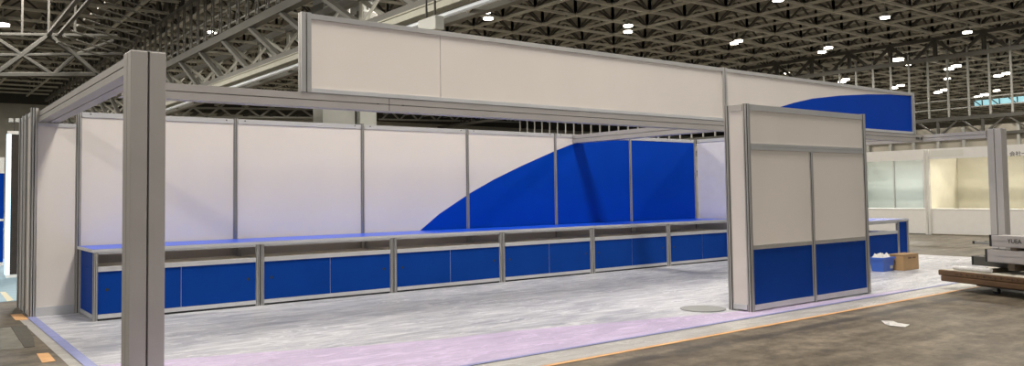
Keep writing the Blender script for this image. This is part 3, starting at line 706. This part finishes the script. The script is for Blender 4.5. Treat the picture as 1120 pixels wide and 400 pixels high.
profile(.26, 3.0, .60, .70, .331, .455, 'second low dark beam at the back of the board stack', m=STEELD)
profile(.63, 3.1, .20, .40, .42, .585, 'thick grey beam with a black bracket end on the board stack')
profile(.19, 3.1, .48, .53, .625, .662, 'thin bar with a black end jutting left from the top of the pile', 'aluminium_bar', PALE)
profile(.30, 3.1, .58, .63, .625, .662, 'thin rear bar with a black end beside the lettered beam', 'aluminium_bar', PALE)
t3 = profile(.67, 3.1, .24, .45, .625, .775, 'top grey beam of the pile with dark lettering on its side')
# dark printed characters on the top beam
tx = bpy.data.curves.new('lettering', 'FONT'); tx.body = 'YUEA'; tx.size = .082; tx.extrude = .001
to = bpy.data.objects.new('lettering', tx); C.objects.link(to)
dg = bpy.context.evaluated_depsgraph_get(); me = bpy.data.meshes.new_from_object(to.evaluated_get(dg)); bpy.data.objects.remove(to)
me.materials.append(BLACK); lo = bpy.data.objects.new('lettering', me); C.objects.link(lo)
R = Matrix((( ax.x, 0, -sd.x), (ax.y, 0, -sd.y), (0, 1, 0))).to_4x4()
lo.matrix_world = Matrix.Translation(LPt(.91, .2345, .682)-Vector(t3.location)) @ R
lo.parent = t3
WRAP = mat('clear_wrap', (.66, .66, .66), .25, var=.15, scale=9, bump=.5, bscale=14)
def roll(u0, u1, v, r, z, label):
    bm = bmesh.new(); a, b = LPt(u0, v, z), LPt(u1, v+.03, z); n = 10
    prev = a
    for q in range(n):
        nx = a.lerp(b, (q+1)/n); nx = nx+Vector((0, 0, random.uniform(-.004, .004))); bar(bm, prev, nx, r*random.uniform(.9, 1.06), 12); prev = nx
    t = thing('plastic_roll', label, 'plastic wrap', tuple(a.lerp(b, .5)-Vector((0, 0, r))))
    obj('wrap', bm, WRAP, t); bm = bmesh.new(); bar(bm, a-ax*.012, a-ax*.002, r*.55, 14); obj('core', bm, STEEL, t)
roll(.19, .75, .09, .032, AZ+.038, 'rolled clear plastic at the front edge of the board stack')
roll(.36, .60, .20, .030, AZ+.036, 'short plastic roll just behind the front one')
# ------------------------------------------------------------------ neighbouring stands on the right
BXN = 23.4
SW = mat('stand_white', (.90, .89, .86), .5, var=.02); GRN = mat('stand_green', (.64, .68, .64), .5, var=.02); YEL = mat('stand_yellow', (.70, .67, .54), .5, var=.03)
def stand_fill(y, col, e):  # unseen light without a fixture, added to brighten the stand interior
    l = bpy.data.lights.new('stand_fill_light', 'AREA'); l.shape = 'RECTANGLE'; l.size = .12; l.size_y = 1.8; l.energy = e; l.color = col
    o = bpy.data.objects.new('stand_fill_light', l); C.objects.link(o); o.location = (BXN+.5, y, 2.28)
SIGN = mat('sign_pale', (.80, .80, .74), .5)
def nb_stand(y0, y1, m, label, doors):
    t = thing('exhibition_stand', label, 'stand', (BXN+1, (y0+y1)/2, 0))
    obj('fascia', B(BXN, BXN+.06, y0, y1, 2.30, 2.62), SW, t)
    obj('counter_front', B((BXN, BXN+.05, y0+.06, y1-.06, .03, .76), (BXN-.02, BXN+.5, y0+.06, y1-.06, .76, .79)), SW, t)
    obj('back_wall', B(BXN+1.9, BXN+1.95, y0, y1, 0, 2.5), m, t)
    obj('side_wall', B(BXN+.06, BXN+1.9, y0, y0+.04, 0, 2.5), m, t); obj('side_wall', B(BXN+.06, BXN+1.9, y1-.04, y1, 0, 2.5), m, t)
    n = max(2, int((y1-y0)/.99)); 
    for q in range(1, n):
        yy = y0+(y1-y0)*q/n; obj('mullion', B(BXN+1.86, BXN+1.9, yy-.02, yy+.02, 0, 2.5), ALU, t)
    for yy in (y0+.03, y1-.03): obj('front_post', extr(bmesh.new(), octo(.04), 'z', 0, 2.62, BXN-.04, yy), SW, t)
    return t
yA = on(0, 1016, 240, BXN).y; 
s1 = nb_stand(yA+.02, yA+3.0, GRN, 'white stand with pale green walls in the right background', 0)
s2 = nb_stand(yA-3.0, yA-.02, YEL, 'white stand with pale yellow walls behind the far right pillar', 0)
s3 = nb_stand(yA-6.1, yA-3.04, YEL, 'white stand with a lettered fascia at the right picture edge', 0)
stand_fill(yA+1.5, (.93, 1, .97), 28); stand_fill(yA-1.5, (1, .96, .84), 24); stand_fill(yA-4.5, (1, .96, .84), 24)
ya = on(0, 1018, 172, BXN).y; yb = on(0, 1054, 172, BXN).y
obj('sign_plate', B(BXN-.006, BXN, yb, ya, 2.36, 2.56), SIGN, s2)
tx = bpy.data.curves.new('lettering', 'FONT'); tx.body = '\u4f1a\u793e\u4e00'; tx.size = .155; tx.extrude = .002
to = bpy.data.objects.new('lettering', tx); C.objects.link(to)
dg = bpy.context.evaluated_depsgraph_get(); me = bpy.data.meshes.new_from_object(to.evaluated_get(dg)); bpy.data.objects.remove(to)
me.materials.append(BLACK); lo = bpy.data.objects.new('lettering', me); C.objects.link(lo)
pp = on(0, 1104, 170.5, BXN-.004)
R = Matrix(((0, 0, -1), (-1, 0, 0), (0, 1, 0))).to_4x4()
lo.matrix_world = Matrix.Translation(pp-Vector(s3.location)) @ R; lo.parent = s3
# ------------------------------------------------------------------ neighbouring stand behind the left wall end
GLOW = mat('light_strip', (.7, .85, .95), .4, emit=(.55, .85, 1.0), estr=1.2)
YL = 6.1
a = on(1, 6, 304, YL); b = on(1, 6, 143, YL); c = on(1, 40, 304, YL)
t = thing('dark_display_panel', 'dark brown display panel with a lit white edge behind the left wall end', 'display panel', ((a.x+c.x)/2, YL, 0))
obj('board', B(a.x+.06, c.x, YL, YL+.08, .06, b.z-.06), mat('dark_brown', (.035, .026, .022), .6, var=.2), t)
for za, zb in ((b.z-.06, b.z), (.0065, .06)): obj('frame_rail', B(a.x, c.x, YL-.02, YL+.08, za, zb), SW, t)
obj('lit_edge', B(a.x-.01, a.x+.06, YL-.02, YL+.1, .06, b.z-.06), GLOW, t)
a2 = on(1, 4.5, 200, 9.5); z1 = on(1, 3, 172, 9.5).z
t = thing('blue_display_panel', 'blue display panel with white bands cut by the left picture edge', 'display panel', (a2.x-1, 9.5, 0))
obj('board', B(a2.x-2, a2.x, 9.5, 9.56, .0065, z1), BLUE, t)
obj('band', B((a2.x-2, a2.x, 9.48, 9.499, z1-.35, z1), (a2.x-2, a2.x, 9.48, 9.499, .98, 1.03), (a2.x-2, a2.x, 9.48, 9.499, .0065, .08)), SW, t)
t = thing('twin_spotlight', 'pair of small square spotlights above the dark display panel', 'spotlight', tuple(on(1, 15.5, 140, YL+.3)))
SPOT = mat('spot_face', (.6, .62, .6), .4)
for x in (12, 19):
    p = on(1, x, 131.5, YL+.3); obj('head', B(p.x-.035, p.x+.035, YL+.27, YL+.32, p.z-.035, p.z+.035), SPOT, t)
p = on(1, 15.5, 133, YL+.3); obj('stem', B((p.x-.008, p.x+.008, YL+.3, YL+.316, b.z-.02, p.z+.004), (p.x-.07, p.x+.07, YL+.321, YL+.332, p.z-.006, p.z+.006)), STEELD, t)
CARP = mat('pale_blue_carpet', (.33, .48, .58), .8, var=.08, scale=8)
tag(obj('carpet', slab([(-3.5, 2.0), (-.02, 2.0), (.5, 5), (.5, 12), (-3.5, 12)], .0, .006), CARP), 'pale blue carpet of the neighbouring stand at the far left', 'carpet')
tag(obj('yellow_tape', slab(quad([(0, 319.5), (6, 319.5), (15, 328.5), (8, 330)]), .0065, .008), mat('cream_tape', (.70, .66, .48), .5)), 'cream tape strip on the pale blue carpet at left', 'tape')
# ------------------------------------------------------------------ world, colour
w = bpy.data.worlds.new('world'); S.world = w; w.use_nodes = True
bg = w.node_tree.nodes['Background']; bg.inputs[0].default_value = (.95, .97, 1.0, 1); bg.inputs[1].default_value = .25
vs = S.view_settings; vs.view_transform = 'Standard'; vs.look = 'None'; vs.gamma = 1; vs.exposure = 0; vs.use_curve_mapping = False
S.cycles.use_denoising = True; S.cycles.max_bounces = 12; S.cycles.diffuse_bounces = 8
